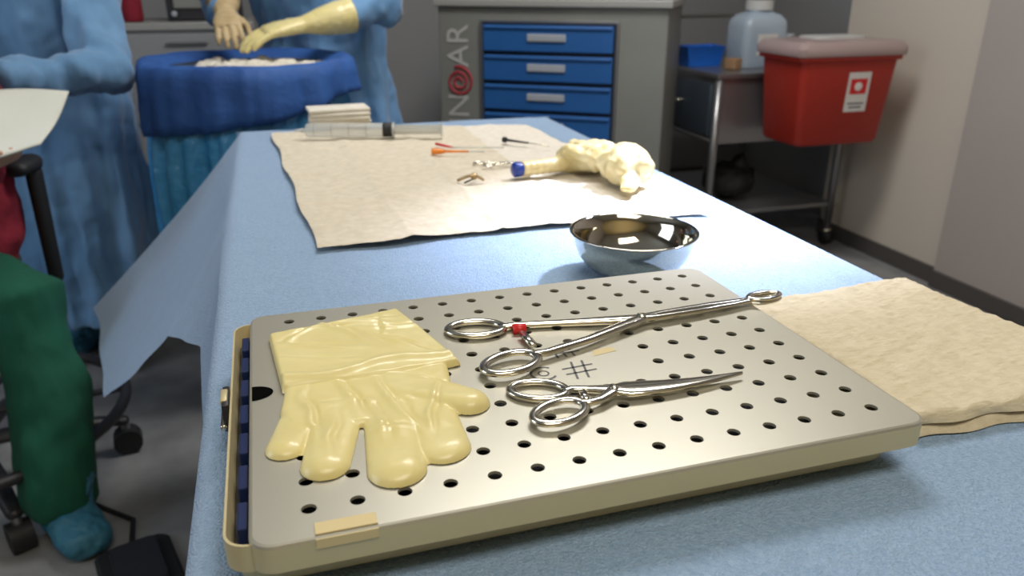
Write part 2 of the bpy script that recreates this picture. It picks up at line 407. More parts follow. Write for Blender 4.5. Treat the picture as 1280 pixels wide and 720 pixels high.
# ------------------------------------------------------------------ sterilisation tray
tray=empty('sterilization_tray',(.187,.524,0),math.radians(.2))
HX,HY=.222,.160; ZT=TAB+.042; P_=.0277
def rrect(hx,hy,r,z,per):
    pts=[]
    for cx,cy,a0 in [(hx-r,-hy+r,-PI/2),(hx-r,hy-r,0),(-hx+r,hy-r,PI/2),(-hx+r,-hy+r,PI)]:
        for k in range(per+1):
            a=a0+PI/2*k/per; pts.append(Vector((cx+r*math.cos(a),cy+r*math.sin(a),z)))
    return pts
m=M()
NX,NY=15,11; gx0=-NX*P_/2+.003; gy0=-NY*.0275/2+.003; GY=.0275
for i in range(NX):
    for j in range(NY):
        x0=gx0+i*P_; y0=gy0+j*GY; cx=x0+P_/2; cy=y0+GY/2
        if (6<=i<=9 and 4<=j<=5):
            m.add([(x0,y0,ZT),(x0+P_,y0,ZT),(x0+P_,y0+GY,ZT),(x0,y0+GY,ZT)],[(0,1,2,3)],'lid'); continue
        sq=[];ci=[];ci2=[]; r=.0045
        for k in range(24):
            a=2*PI*k/24+PI/4; ct,st=math.cos(a),math.sin(a); q=max(abs(ct),abs(st))
            sq.append((cx+ct/q*P_/2,cy+st/q*GY/2,ZT)); ci.append((cx+ct*r,cy+st*r,ZT)); ci2.append((cx+ct*r*.97,cy+st*r*.97,ZT-.002))
        m.add(sq+ci+ci2,[(k,(k+1)%24,24+(k+1)%24,24+k) for k in range(24)]+[(24+k,24+(k+1)%24,48+(k+1)%24,48+k) for k in range(24)],'lid')
per=6
outer=rrect(HX,HY,.012,ZT,per)
gx1=gx0+NX*P_; gy1=gy0+NY*GY
inner=[Vector((min(max(p.x,gx0),gx1),min(max(p.y,gy0),gy1),ZT)) for p in outer]
n=len(outer)
m.add(inner+outer,[(k,n+k,n+(k+1)%n,(k+1)%n) for k in range(n)],'lid')
lay=[rrect(HX,HY,.012,ZT,per),rrect(HX+.0015,HY+.0015,.013,ZT-.0006,per),rrect(HX+.0022,HY+.0022,.014,ZT-.0022,per),rrect(HX+.0022,HY+.0022,.014,ZT-.018,per),rrect(HX+.0008,HY+.0008,.013,ZT-.018,per),rrect(HX+.0006,HY+.0006,.013,ZT-.004,per)]
m.loft(lay[:3],'lid',cap=False); m.loft(lay[2:],'tray',cap=False)
m.obj('lid_plate',tray,angle=35)
m=M(); bx=.212; by=.147; zb=TAB+.003
def shift(rr,dx,dy=0): return [p+Vector((dx,dy,0)) for p in rr]
ox=-.0100
lay=[rrect(bx+.008,by-.004,.012,zb,per),rrect(bx+.010,by-.002,.014,zb+.003,per),rrect(bx+.010,by-.002,.014,zb+.016,per),rrect(bx+.016,by+.006,.014,zb+.018,per),rrect(bx+.016,by+.006,.014,ZT-.0035,per),rrect(bx+.0145,by+.0045,.013,ZT-.0035,per),rrect(bx+.0125,by+.0005,.012,zb+.019,per),rrect(bx+.0065,by-.006,.012,zb+.003,per)]
lay=[shift(l,ox) for l in lay]
m.loft(lay,'tray',cap=False)
m.add(lay[0],[tuple(range(len(lay[0])))[::-1]],'tray'); m.add(lay[-1],[tuple(range(len(lay[0])))],'dark')
m.obj('tray_body',tray,angle=35)
m=M(); xl=-.2325
for k in range(7):
    m.box((xl+.004,-.118+k*.0400,ZT-.018),(.006,.026,.020),'navy')
m.box((xl+.003,0,ZT-.024),(.010,.28,.010),'dark'); m.obj('inner_insert',tray,smooth=False,bevel=.001)
m=M(); m.box((-.2410,.02,ZT-.012),(.005,.030,.022),'dark'); m.box((-.2420,.02,ZT-.002),(.005,.018,.004),'tray'); m.cyl((-.2435,.002,ZT-.018),(-.2435,.038,ZT-.018),.0025,'steel',10)
m.obj('latch',tray,bevel=.001)
m=M(); pts=[(-.2222+.015*math.cos(a),.014+.0110*math.sin(a),ZT+.0003) for a in [(-PI/2)+PI*k/16 for k in range(17)]]
m.add(pts,[tuple(range(17))],'notch_shade'); m.obj('painted_notch_shade',tray,smooth=False)  # flat black half disc on the lid paints a notch's dark opening
m=M(); z=ZT+.0002
def bar(x0,y0,x1,y1,w):
    d=Vector((x1-x0,y1-y0,0)); nn=Vector((-d.y,d.x,0)).normalized()*w/2
    m.add([(x0-nn.x,y0-nn.y,z),(x1-nn.x,y1-nn.y,z),(x1+nn.x,y1+nn.y,z),(x0+nn.x,y0+nn.y,z)],[(0,1,2,3)],'ink')
for k in (-.005,.004): bar(.008,-.020+k,.034,-.018+k,.0019)
for k in (-.004,.005): bar(.018+k,-.034,.023+k,-.006,.0019)
def arc(cx,cy,r,a0,a1,w,nn=18):
    P=[(cx+r*math.cos(a0+(a1-a0)*k/nn),cy+r*math.sin(a0+(a1-a0)*k/nn)) for k in range(nn+1)]
    for p,q in zip(P,P[1:]): bar(p[0],p[1],q[0],q[1],w)
arc(-.008,-.018,.010,.8,5.6,.0020); arc(-.008,-.018,.004,0,2*PI,.0014)
for k in range(3): bar(.012+k*.007,.003,.012+k*.007,.011,.0020)
bar(.012,.011,.033,.011,.0016)
m.add([(.040,-.002,z),(.062,.002,z),(.060,.010,z),(.044,.008,z)],[(0,1,2,3)],'tape')
m.obj('etched_logo',tray,smooth=False)
m=M(); m.box((-.172,-.1545,ZT+.0006),(.034,.010,.0008),'tape'); m.box((-.172,-.1628,ZT-.003),(.034,.0008,.006),'tape'); m.obj('indicator_tape',tray,smooth=False)

# ------------------------------------------------------------------ latex glove laid flat (fine relief surface)
def seg_sd(p,a,b,ra,rb):
    ab=b-a; t=max(0,min(1,(p-a).dot(ab)/ab.length_squared)); return (p-a-ab*t).length-(ra+(rb-ra)*t)
def poly_sd(p,P,r):
    d=-9
    for i in range(len(P)):
        a=P[i]; b=P[(i+1)%len(P)]; e=(b-a).normalized(); nrm=Vector((e.y,-e.x)); d=max(d,(p-a).dot(nrm)+r)
    return d-r
def crease(p,a,b,w,amp):
    ab=b-a; t=(p-a).dot(ab)/ab.length_squared
    q=p-a-ab*max(0,min(1,t)); f=max(0,1-abs(t-.5)*1.9)
    side=(ab.x*(p.y-a.y)-ab.y*(p.x-a.x))/ab.length+.005*nz(p.x,p.y,40,3)
    return amp*f*(math.exp(-(side/w)**2)-.8*math.exp(-((side-w*1.5)/(w*.7))**2))*(1 if 0<=t<=1 else math.exp(-(q.length/w)**2))
def flat_glove(name,z0):
    V=lambda x,y: Vector((x,y))
    cuff=[V(-.014,.531),V(.050,.530),V(.121,.536),V(.113,.570),V(.090,.652),V(.030,.640),V(-.022,.628)]
    palm=[V(-.0165,.500),V(-.012,.470),V(.097,.462),V(.106,.50),V(.112,.548),V(-.010,.548)]
    F=[(V(-.0005,.500),V(-.0140,.455),.0142,.0130,.0058),(V(.024,.495),V(.0090,.428),.0170,.0155,.0080),
       (V(.060,.49),V(.0510,.411),.0205,.0185,.0085),(V(.082,.49),V(.0830,.427),.0200,.0185,.0070),(V(.066,.520),V(.113,.476),.0210,.0148,.0098)]
    CR=[(V(-.03,.61),V(.06,.575),.0035,.0022),(V(.01,.655),V(.07,.57),.004,.0022),(V(.03,.625),V(.12,.60),.0035,.0020),(V(.05,.61),V(.11,.545),.0035,.0020),
        (V(-.02,.578),V(.05,.556),.003,.0016),(V(-.01,.63),V(.10,.632),.003,.0016),(V(-.015,.60),V(.03,.645),.003,.0014),(V(.07,.59),V(.075,.65),.003,.0014)]
    CP=[(V(.0,.535),V(.005,.445),.003,.0022),(V(.025,.54),V(.037,.470),.0035,.0026),(V(.050,.54),V(.075,.43),.0035,.0024),(V(.045,.50),V(.05,.42),.0028,.0015),(V(.095,.51),V(.075,.43),.003,.0020),
        (V(.02,.49),V(.010,.42),.0028,.0016),(V(.06,.535),V(.115,.49),.003,.0018),(V(-.01,.50),V(.09,.49),.0035,.0011),(V(.035,.455),V(.07,.447),.003,.0011)]
    def field(p,full=True):
        h=0; best=poly_sd(p,palm,0.006)
        if best<0: h=.0046*math.sqrt(max(0,1-(1-min(-best/.006,1))**2))
        for (a,b,ra,rb,H) in F:
            d=seg_sd(p,a,b,ra,rb); best=min(best,d)
            if d<0:
                k=min(-d/(.85*rb),1); t=max(0,min(1,(p-a).dot(b-a)/(b-a).length_squared))
                hh=H*(.55+.45*t)*(1-(1-k)**2)**.6; h=max(h,hh)
        dc=poly_sd(p,cuff,.004)
        if not full: return min(best,dc)
        ef=min(1,max(0,-best)/.004)
        q=.0010*nz(p.x,p.y,38,1)+.0004*nz(p.x,p.y,110,2)
        for c in CP: q+=crease(p,*c)
        h=max(h+q*ef, .0005*ef)
        if dc<0:
            k=min(-dc/.0028,1); hc=.0064*math.sqrt(max(0,1-(1-k)**2)); q=.0012*nz(p.x,p.y,24,5)+.0005*nz(p.x,p.y,80,7)
            for c in CR: q+=crease(p,*c)
            q+=.0030*math.exp(-((p.y-.546-.10*(p.x-.05)+.004*math.sin(p.x*70))/.0050)**2)
            q+=.0014*math.exp(-((p.y-.641-.20*(p.x-.03))/.0025)**2)
            h=max(h,hc+k*q)
        return min(best,dc),h
    st=.0011; x0,x1,y0,y1=-.035,.138,.386,.662
    nx=int((x1-x0)/st); ny=int((y1-y0)/st); idx={}; vs=[]
    for j in range(ny+1):
        for i in range(nx+1):
            p=V(x0+i*st,y0+j*st); b=field(p,False)
            if b<=st*1.0:
                h=field(p)[1]
                if b>-st*.45:
                    e=st*.5; g=V(field(V(p.x+e,p.y),False)-field(V(p.x-e,p.y),False),field(V(p.x,p.y+e),False)-field(V(p.x,p.y-e),False))
                    if g.length>1e-9: p=p-g.normalized()*b
                    h=0
                idx[i,j]=len(vs); vs.append((p.x,p.y,z0+h))
    fs=[]
    for j in range(ny):
        for i in range(nx):
            q=[(i,j),(i+1,j),(i+1,j+1),(i,j+1)]
            if all(k in idx for k in q): fs.append([idx[k] for k in q])
    o=M().add(vs,fs,'latex').obj(name); k=o.modifiers.new('smooth','SMOOTH'); k.factor=.5; k.iterations=1
    return o
flat_glove('latex_surgical_glove',ZL)

# ------------------------------------------------------------------ folded towel
def towel(name, quad, z, layers, h, mt, n1=180):
    A,B,C,D=[Vector((*q,0)) for q in quad]; m=M()
    for L in range(layers):
        ins=.003*((L*7)%3); zt=z+h*(L+1)/layers; zb=z+h*L/layers+.0003
        top_l=(L==layers-1); nn=n1 if top_l else 40; ctr=(A+B+C+D)/4
        def P(u,v):
            p=(A*(1-u)+B*u)*(1-v)+(D*(1-u)+C*u)*v; return p+(ctr-p).normalized()*ins
        top=[]
        for j in range(nn+1):
            for i in range(nn+1):
                u,v=i/nn,j/nn; p=P(u,v); e=min(u,1-u,v,1-v); k=1 if e>.03 else math.sqrt(max(0,1-(1-e/.03)**2))
                hh=(zt-zb)*k
                if top_l:
                    a=p.x*.92+p.y*.38; b=-p.x*.38+p.y*.92
                    hh+=k*(.0010*rdg(a*.28,b,60)+.0007*rdg(a*.4,b,120,4)+.0028*nz(p.x,p.y,9)+.0007*nz(a*.5,b,180))
                top.append((p.x+.0020*math.sin(v*25+L)*(i in(0,nn)),p.y+.0020*math.sin(u*22+L)*(j in (0,nn)),zb+hh))
        n=nn+1; m.add(top,[(j*n+i,j*n+i+1,(j+1)*n+i+1,(j+1)*n+i) for j in range(nn) for i in range(nn)],mt)
    return m.obj(name)
towel('folded_towel',[(.437,.398),(.668,.388),(.652,.650),(.432,.645)],TAB+.001,2,.018,'towel')

# ------------------------------------------------------------------ drawer cabinet (back)
cab=empty('drawer_cabinet',(1.10,3.12,0),math.radians(-34))
W,D,Hc=.95,.50,1.12
m=M(); m.box((0,D/2,.06+(Hc-.09)/2),(W,D,Hc-.09),'cabinet'); m.box((0,D/2-.005,Hc-.015),(W+.03,D+.03,.03),'cabtop')
m.box((0,D/2,.03),(W-.04,D-.06,.06),'dark'); m.obj('carcass',cab,smooth=False,bevel=.006)
m=M(); x0=-W/2+.20; x1=W/2-.20; xc=(x0+x1)/2; dw=x1-x0
m.box((x0-.008,-.006,.55),(.012,.014,.97),'cart'); m.box((x1+.008,-.006,.55),(.012,.014,.97),'cart'); m.box((xc,-.006,1.035),(dw+.02,.014,.012),'cart')
m.box((xc,-.001,.55),(dw,.004,.96),'dark')
m.obj('drawer_frame',cab,smooth=False,bevel=.002)
for k in range(8):
    z=1.030-.117*(k+.5)
    m=M(); m.box((xc,-.014,z),(dw-.012,.024,.102),'drawer'); m.box((xc,-.029,z+.042),(dw-.02,.010,.010),'drawer'); m.box((xc,-.030,z+.004),(.16,.008,.030),'label')
    m.obj('drawer_%d'%(k+1),cab,smooth=False,bevel=.004)
def text(body,name,parent,loc,rot,size,mt,ext=.001):
    c=bpy.data.curves.new(name,'FONT'); c.body=body; c.size=size; c.extrude=ext; c.align_x='CENTER'; c.align_y='CENTER'
    c.materials.append(MT[mt]); o=bpy.data.objects.new(name,c); scene.collection.objects.link(o); o.parent=parent; o.location=loc; o.rotation_euler=rot; return o
text('UIN','lettering_a',cab,(-W/2+.09,-.002,.625),(PI/2,-PI/2,0),.135,'textm')
text('AR','lettering_b',cab,(-W/2+.09,-.002,.935),(PI/2,-PI/2,0),.135,'textm')
m=M(); P=[]
for k in range(80):
    a=k/79*4.6*PI; r=.010+.052*k/79; P.append((-W/2+.09+r*math.cos(a),-.004,.79+r*math.sin(a)))
m.sweep(P,[.0055]*80,'redmark',6,up=(0,1,0)); m.obj('red_swirl_mark',cab)

# ------------------------------------------------------------------ steel side cart
cart=empty('steel_utility_cart',(0,0,0))
cx0,cx1,cy0,cy1=1.82,2.52,3.00,3.80
m=M(); m.box(((cx0+cx1)/2,(cy0+cy1)/2,.66),(cx1-cx0-.03,cy1-cy0-.03,.28),'cart'); m.box(((cx0+cx1)/2,(cy0+cy1)/2,.81),(cx1-cx0,cy1-cy0,.02),'cart')
for a,b,c,d in ((cx0,cx1,cy1,cy1),(cx1,cx1,cy0,cy1)): m.box(((a+b)/2,(c+d)/2,.835),(max(b-a,.012),max(d-c,.012),.03),'cart')
m.box(((cx0+cx1)/2,(cy0+cy1)/2,.20),(cx1-cx0-.03,cy1-cy0-.03,.02),'cart')
m.obj('cart_body',cart,smooth=False,bevel=.003)
m=M(); m.box((cx0+.006,(cy0+cy1)/2,.665),(.02,cy1-cy0-.09,.22),'cartf'); m.box((cx0-.004,(cy0+cy1)/2,.54),(.006,cy1-cy0-.06,.012),'cart')
m.sweep([(cx0-.004,3.28,.68),(cx0-.03,3.28,.68),(cx0-.035,3.31,.68),(cx0-.035,3.49,.68),(cx0-.03,3.52,.68),(cx0-.004,3.52,.68)],[.008]*6,'steel',10,up=(0,0,1)); m.obj('cart_drawer',cart,bevel=.002)
m=M()
for x in (cx0+.02,cx1-.02):
    for y in (cy0+.02,cy1-.02):
        m.cyl((x,y,.075),(x,y,.80),.017,'cart'); m.cyl((x-.016,y,.038),(x+.016,y,.038),.038,'black',20); m.box((x,y,.07),(.035,.04,.02),'steel')
m.obj('cart_legs',cart)
bn=empty('sharps_container',(2.205,2.80,0))
m=M()
def rr(hx,hy,r,z): return rrect(hx,hy,r,z,5)
m.loft([rr(.190,.12,.03,.565),rr(.20,.128,.03,.58),rr(.225,.145,.03,.895),rr(.242,.155,.03,.900),rr(.242,.155,.03,.925),rr(.23,.147,.03,.925)],'bin'); m.obj('bin_body',bn,angle=40)
m=M(); m.loft([rr(.250,.160,.03,.915),rr(.252,.162,.03,.920),rr(.252,.162,.03,.945),rr(.235,.145,.03,.968),rr(.15,.09,.03,.975)],'binlid')
m.loft([rr(.12,.07,.03,.973),rr(.12,.07,.03,.982),rr(.10,.05,.03,.984)],'white_pl'); m.obj('bin_lid',bn,angle=40)
m=M()
def lab(x,z,w,h,mt,dy=0):
    t=lambda zz: -.128-(zz-.58)/.315*.017-.0012-dy
    m.add([(x-w/2,t(z-h/2),z-h/2),(x+w/2,t(z-h/2),z-h/2),(x+w/2,t(z+h/2),z+h/2),(x-w/2,t(z+h/2),z+h/2)],[(0,1,2,3)],mt)
lab(.045,.775,.105,.155,'white'); lab(.045,.797,.078,.06,'redtape',.0006); lab(.045,.73,.078,.006,'ink',.0006); lab(.045,.715,.06,.006,'ink',.0006)
m.ball((.045,-.1415,.797),(.018,.002,.018),'white',16,8)
m.obj('biohazard_label',bn,smooth=False)
m=M(); m.box((0,.16,.70),(.20,.045,.02),'cart'); m.box((0,.175,.75),(.20,.012,.12),'cart'); m.obj('bin_bracket',bn,smooth=False)
m=M(); z=.821
m.loft([rr(.08,.055,.01,z),rr(.098,.065,.012,z+.085),rr(.101,.068,.012,z+.088),rr(.095,.062,.012,z+.088),rr(.077,.052,.01,z+.006)],'bluebox'); m.box((0,0,z+.04),(.003,.11,.07),'bluebox')
m.obj('blue_storage_box',loc=(1.93,3.36,0),angle=40)
m=M()
m.loft([[q+Vector((2.155,3.26,0)) for q in rr(a,b,r,z+h)] for a,b,r,h in ((.105,.085,.03,0),(.112,.09,.035,.01),(.112,.09,.035,.17),(.108,.087,.035,.20),(.085,.07,.035,.225),(.055,.05,.03,.235),(.055,.05,.03,.255))],'milky')
m.cyl((2.155,3.26,z+.245),(2.155,3.26,z+.285),.062,'white_pl',28)
m.box((2.155,3.168,z+.10),(.10,.003,.09),'white'); m.obj('fluid_jug',angle=45)
m=M(); m.box((1.985,3.16,z+.024),(.05,.06,.048),'wood',.3); m.obj('wooden_block',bevel=.004)
m=M(); m.cyl((2.22,3.10,z),(2.22,3.10,z+.05),.03,'brass'); m.ball((2.22,3.10,z+.075),(.038,.038,.035),'brass'); m.cyl((2.17,3.08,z+.085),(2.255,3.12,z+.12),.016,'brass'); m.cyl((2.22,3.10,z+.10),(2.22,3.10,z+.15),.02,'label')
m.obj('brass_regulator',angle=45)
m=M(); m.cyl((1.90,3.70,z),(1.90,3.70,z+.20),.012,'steel'); m.rod([(1.76,3.60,z+.19),(1.90,3.70,z+.20),(2.3,3.72,z+.20)],[.010]*3,'steel'); m.obj('support_arm')
m=M(); m.ball((2.08,3.25,.297),(.13,.12,.085),'black'); m.ball((2.12,3.22,.38),(.04,.04,.05),'black'); m.obj('waste_bag',remesh=.008,smoothmod=3,disp=(.06,.03))

# ------------------------------------------------------------------ draped basin stand
st=empty('draped_basin_stand',(-.045,2.42,0))
def fold_ring(r,z,amp,ph=0,n=200,sag=.5,zf=None,k1=1.0):
    out=[]
    for k in range(n):
        a=2*PI*k/n; c,s_=math.cos(a),math.sin(a)
        w=1.1*noise.noise(Vector((c*2.4,s_*2.4,ph+z*.9)))+.9*noise.noise(Vector((c*5,s_*5,ph+z*.8)))+.3*k1*noise.noise(Vector((c*14,s_*14,ph+z)))
        q=r+amp*1.6*w
        zz=z+(zf(a) if zf else 0)+amp*sag*noise.noise(Vector((c*2,s_*2,ph+9)))*2
        out.append(Vector((q*c,q*s_,zz)))
    return out
hzf=lambda w: (lambda a: w*(.5+.5*math.cos(a+.2))**2)
m=M(); m.loft([fold_ring(r,z,a,.4,zf=hzf(w)) for r,z,a,w in [(.19,.950,0,0),(.225,.962,.002,0),(.255,.982,.004,0),(.280,.993,.005,0),(.296,.984,.006,0),(.302,.955,.008,0),(.304,.92,.010,.01),(.306,.88,.012,.04),(.308,.84,.014,.07),(.304,.815,.015,.09),(.292,.812,.012,.09)]],'dkblue',cap=False); m.obj('upper_drape',st)
m=M(); m.loft([fold_ring(r,z,a,.4,sag=.3,k1=2) for r,z,a in [(.262,.95,.004),(.268,.90,.008),(.274,.85,.012),(.282,.79,.018),(.286,.72,.022),(.286,.64,.024),(.284,.56,.026),(.284,.50,.028),(.282,.44,.030)]],'cyan',cap=False); m.obj('lower_cover',st)
m=M(); m.lathe((0,0,0),[(.001,.90),(.15,.90),(.19,.93),(.215,.960),(.235,.968)],'gauze',40,True); m.obj('basin',st)
m=M()
for k in range(16):
    a=k*2.4; r=.02+.011*k; m.ball((r*math.cos(a),r*math.sin(a),.950),(.045,.035,.03),'gauze',14,8)
m.obj('gauze_sponges',st,remesh=.006,disp=(.03,.02))
m=M()
for k in range(4):
    a=k*PI/2+.6; x,y=.22*math.cos(a),.22*math.sin(a); m.cyl((x,y,.06),(x*.95,y*.95,.90),.011,'cart',12); m.ball((x,y,.03),.03,'black',12,8)
m.lathe((0,0,.18),[(.205,0),(.22,0),(.22,.015),(.205,.015)],'cart',32); m.obj('stand_frame',st)

# ------------------------------------------------------------------ people
def hand(name,parent,wrist,fwd,nrm,side,mt,curl=.35,spread=.16,sc=1.0,cuff=None):
    f=Vector(fwd).normalized(); nn=Vector(nrm); nn=(nn-f*nn.dot(f)).normalized(); x=f.cross(nn).normalized()*side; w=Vector(wrist)
    P=lambda a,b,c: w+x*a*sc+f*b*sc+nn*c*sc
    m=M(); rings=[]
    for b,a,h,c in ((-.03,.027,.020,0),(0,.028,.019,0),(.03,.036,.018,.001),(.06,.042,.016,.002),(.088,.041,.013,0),(.096,.034,.009,-.001)):
        rings.append(ring(P(.002,b,c),x,nn,a*sc,h*sc,20,2.4))
    m.loft(rings,mt)
    for xo,L,r,sp in ((.030,.070,.0092,.5),(.0105,.079,.0096,.12),(-.0095,.073,.0092,-.2),(-.0285,.058,.0082,-.6)):
        p=P(xo,.080,0); ang=.12; seg=[p]; yaw=sp*spread
        for q,l in enumerate((.48,.30,.22)):
            ang+=curl*(1.0 if q else .6)
            dvec=(f*math.cos(ang)-nn*math.sin(ang)); dvec=(dvec+x*yaw).normalized()
            p=p+dvec*L*l*sc*1.02; seg.append(p)
        m.rod(seg,[r*sc*1.05,r*sc,r*sc*.93,r*sc*.8],mt,12)
    seg=[P(.022,.022,-.004),P(.044,.045,-.012),P(.055,.072,-.020),P(.056,.096,-.030)]
    m.rod(seg,[.0135*sc,.0122*sc,.0105*sc,.0088*sc],mt,12)
    if cuff: m.sweep([w-f*.13*sc,w-f*.09*sc,w-f*.05*sc,w],[(.055,.052),(.052,.048),(.044,.040),(.030,.024)],cuff,24)
    return m.obj(name,parent,remesh=.0032,smoothmod=1,disp=(.02,.003))

def head(name,parent,c,face,gowned=True,hairm='hair'):
    fx=math.atan2(face[1],face[0])-(-PI/2)
    R=Matrix.Translation(Vector(c))@Matrix.Rotation(fx,4,'Z')@Matrix.Rotation(math.radians(18),4,'X')
    m=M()
    def skull(p):
        z=p.z/.118
        if z<0: p.x*=1-.28*z*z; p.y*=1-.10*z*z
        if p.y<0: p.y*=.92
        return p
    m.ball((0,0,0),(.077,.098,.118),'skin',32,22,skull)
    m.rod([(0,-.088,.018),(0,-.103,-.008),(0,-.108,-.022)],[.008,.011,.013],'skin',12)
    for s in (-1,1):
        m.ball((s*.079,.008,-.005),(.010,.020,.032),'skin',14,10); m.ball((s*.030,-.084,.014),(.013,.010,.008),'eye',14,8); m.ball((s*.030,-.093,.014),(.005,.003,.005),'dark',10,6)
        m.rod([(s*.016,-.090,.036),(s*.030,-.091,.041),(s*.046,-.082,.036)],[.003,.0035,.002],'hair',8)
    m.rod([(-.022,-.088,-.055),(0,-.094,-.054),(.022,-.088,-.055)],[(.004,.006)]*3,'redcloth',8)
    m.sweep([(0,.012,-.07),(0,.02,-.13),(0,.025,-.19)],[.055,.052,.062],'skin',20)
    m.obj(name,parent,xf=R)
    m=M()
    if gowned:
        def capf(p):
            p.z=max(p.z,.012+.30*max(0,-p.y)); return p
        m.ball((0,.004,.008),(.086,.106,.122),'cap',32,22,capf)
        def mk(p):
            p.y=min(p.y,-.02); return p
        m.ball((0,-.016,-.045),(.066,.098,.052),'mask',28,16,mk)
        for s in (-1,1): m.sweep([(s*.062,-.035,-.02),(s*.080,.012,.0)],[.0015]*2,'white',6)
    else:
        def hf(p):
            p.z=max(p.z,.02+.45*max(0,-p.y)-.6*max(0,p.y)); return p
        m.ball((0,.008,.008),(.084,.104,.122),hairm,32,22,hf)
    m.obj(name+'_covering',parent,xf=R)

def gowned(name,base,face,torso,sh,el,wr,hands,gm,neckz,legs,ends=(0,0)):
    e=empty(name); f=Vector((face[0],face[1],0)).normalized(); r=Vector((f.y,-f.x,0)); b=Vector((base[0],base[1],0))
    m=M(); rings=[]
    for z,a,d,fw in torso:
        c=b+f*fw+Vector((0,0,z)); rg=[]
        for k in range(96):
            t=2*PI*k/96; g=max(0,(1.2-z)); q=1+.10*g*math.sin(t*7+z*1.5)+.07*g*math.sin(t*12+1-z)+.05*g*math.sin(t*19+z*3)
            rg.append(c+r*a*q*math.cos(t)+f*d*q*math.sin(t))
        rings.append(rg)
    m.loft(rings,gm)
    for s_,e_,w_,en in zip(sh,el,wr,ends):
        s_,e_,w_=Vector(s_),Vector(e_),Vector(w_); w_=w_+(e_-w_).normalized()*en
        m.rod([s_,s_*.5+e_*.5,e_,e_*.5+w_*.5,w_],[.078,.072,.066,.056,.044],gm,24)
    m.obj('gown',e,remesh=.009,smoothmod=2,vdisp=(.075,.055,3.0),disp=[(.06,.014)])
    m=M()
    for hp,kn,an in legs: m.rod([hp,kn,an],[.085,.062,.050],gm,20)
    m.obj('trousers',e)
    for i,(hp,kn,an) in enumerate(legs):
        m=M(); a=Vector(an); toe=a+f*.17; a0=Vector((a.x,a.y,0))-f*.06
        m.rod([a0+Vector((0,0,.045)),Vector((a.x,a.y,.055)),Vector((toe.x,toe.y,.038))],[(.042,.043),(.045,.053),(.045,.034)],'bootie',20); m.cyl((a.x,a.y,.05),(a.x,a.y,.14),.05,'bootie',20,.055)
        m.obj('shoe_cover_%d'%(i+1),e,remesh=.006,smoothmod=2,disp=(.03,.008))
    for i,h in enumerate(hands): hand('gloved_hand_%d'%(i+1),e,wr[i],*h)
    tz=torso[-1]
    hc=b+f*(tz[3]+.05)+Vector((0,0,neckz))
    head('head',e,hc,face)
    return e

gowned('surgeon',(.20,2.86),(-.52,-.86),
 [(.30,.26,.20,0),(.55,.25,.19,0),(.80,.235,.17,0),(1.0,.215,.155,.0),(1.15,.215,.15,.03),(1.32,.225,.14,.06),(1.42,.20,.12,.08),(1.47,.12,.085,.09),(1.50,.065,.065,.10)],
 [(.05,2.90,1.37),(.35,2.73,1.37)],[(-.14,2.87,1.14),(.37,2.60,1.12)],[(-.10,2.645,1.10),(.115,2.50,1.070)],
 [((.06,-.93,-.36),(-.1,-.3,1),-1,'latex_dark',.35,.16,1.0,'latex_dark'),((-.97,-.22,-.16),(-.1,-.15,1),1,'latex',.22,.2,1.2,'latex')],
 'gown',1.68,[((.10,2.92,.9),(.09,2.93,.48),(.08,2.95,.07)),((.31,2.80,.9),(.31,2.80,.48),(.31,2.82,.07))],ends=(.05,.09))
gowned('scrub_nurse',(-.60,2.72),(-.40,-.92),
 [(.18,.205,.19,0),(.45,.20,.18,0),(.75,.195,.17,0),(.92,.19,.16,0),(1.05,.20,.15,.03),(1.20,.21,.14,.06),(1.30,.19,.12,.08),(1.35,.12,.085,.09),(1.38,.065,.065,.10)],
 [(-.77,2.72,1.24),(-.45,2.58,1.24)],[(-.90,2.50,.98),(-.405,2.35,.97)],[(-.74,2.32,.99),(-.585,2.16,.985)],
 [((.6,-.8,0),(0,0,1),-1,'latex',.4),((-.9,-.42,.0),(0,0,1),1,'latex',.4)],
 'gown2',1.56,[((-.70,2.74,.85),(-.70,2.74,.45),(-.70,2.76,.07)),((-.50,2.68,.85),(-.50,2.68,.45),(-.50,2.70,.07))])

sp=empty('seated_person')
m=M()
m.rod([(-.76,1.95,.58),(-.66,1.89,.565),(-.560,1.835,.540),(-.548,1.79,.35),(-.555,1.735,.15),(-.555,1.725,.11)],[.092,.085,.082,.081,.080,.078],'green',28)
m.rod([(-.95,1.90,.59),(-.94,1.75,.58),(-.93,1.62,.55),(-.93,1.60,.35),(-.93,1.58,.12)],[.095,.085,.080,.075,.070],'green',28)
m.ball((-.86,1.98,.60),(.17,.15,.11),'green')
m.obj('trousers',sp,remesh=.007,smoothmod=3,disp=[(.12,.022)],vdisp=(.05,.018,2.5))
m=M(); m.sweep([(-.79,1.98,.60),(-.78,1.97,.66),(-.77,1.97,.80),(-.77,1.96,.98),(-.78,1.95,1.10),(-.79,1.94,1.16),(-.79,1.94,1.20)],[(.19,.16),(.205,.17),(.20,.15),(.20,.14),(.18,.12),(.11,.09),(.06,.06)],'redcloth',32,up=(.5,-.8,0))
m.rod([(-.63,2.01,1.08),(-.605,1.98,.94),(-.615,1.91,.82),(-.62,1.84,.82)],[.068,.060,.056,.046],'redcloth',20)
m.rod([(-.95,1.89,1.08),(-1.01,1.80,.92),(-.98,1.70,.83),(-.87,1.66,.84)],[.068,.060,.056,.046],'redcloth',20)
m.obj('shirt',sp,remesh=.009,smoothmod=3,disp=(.09,.025))
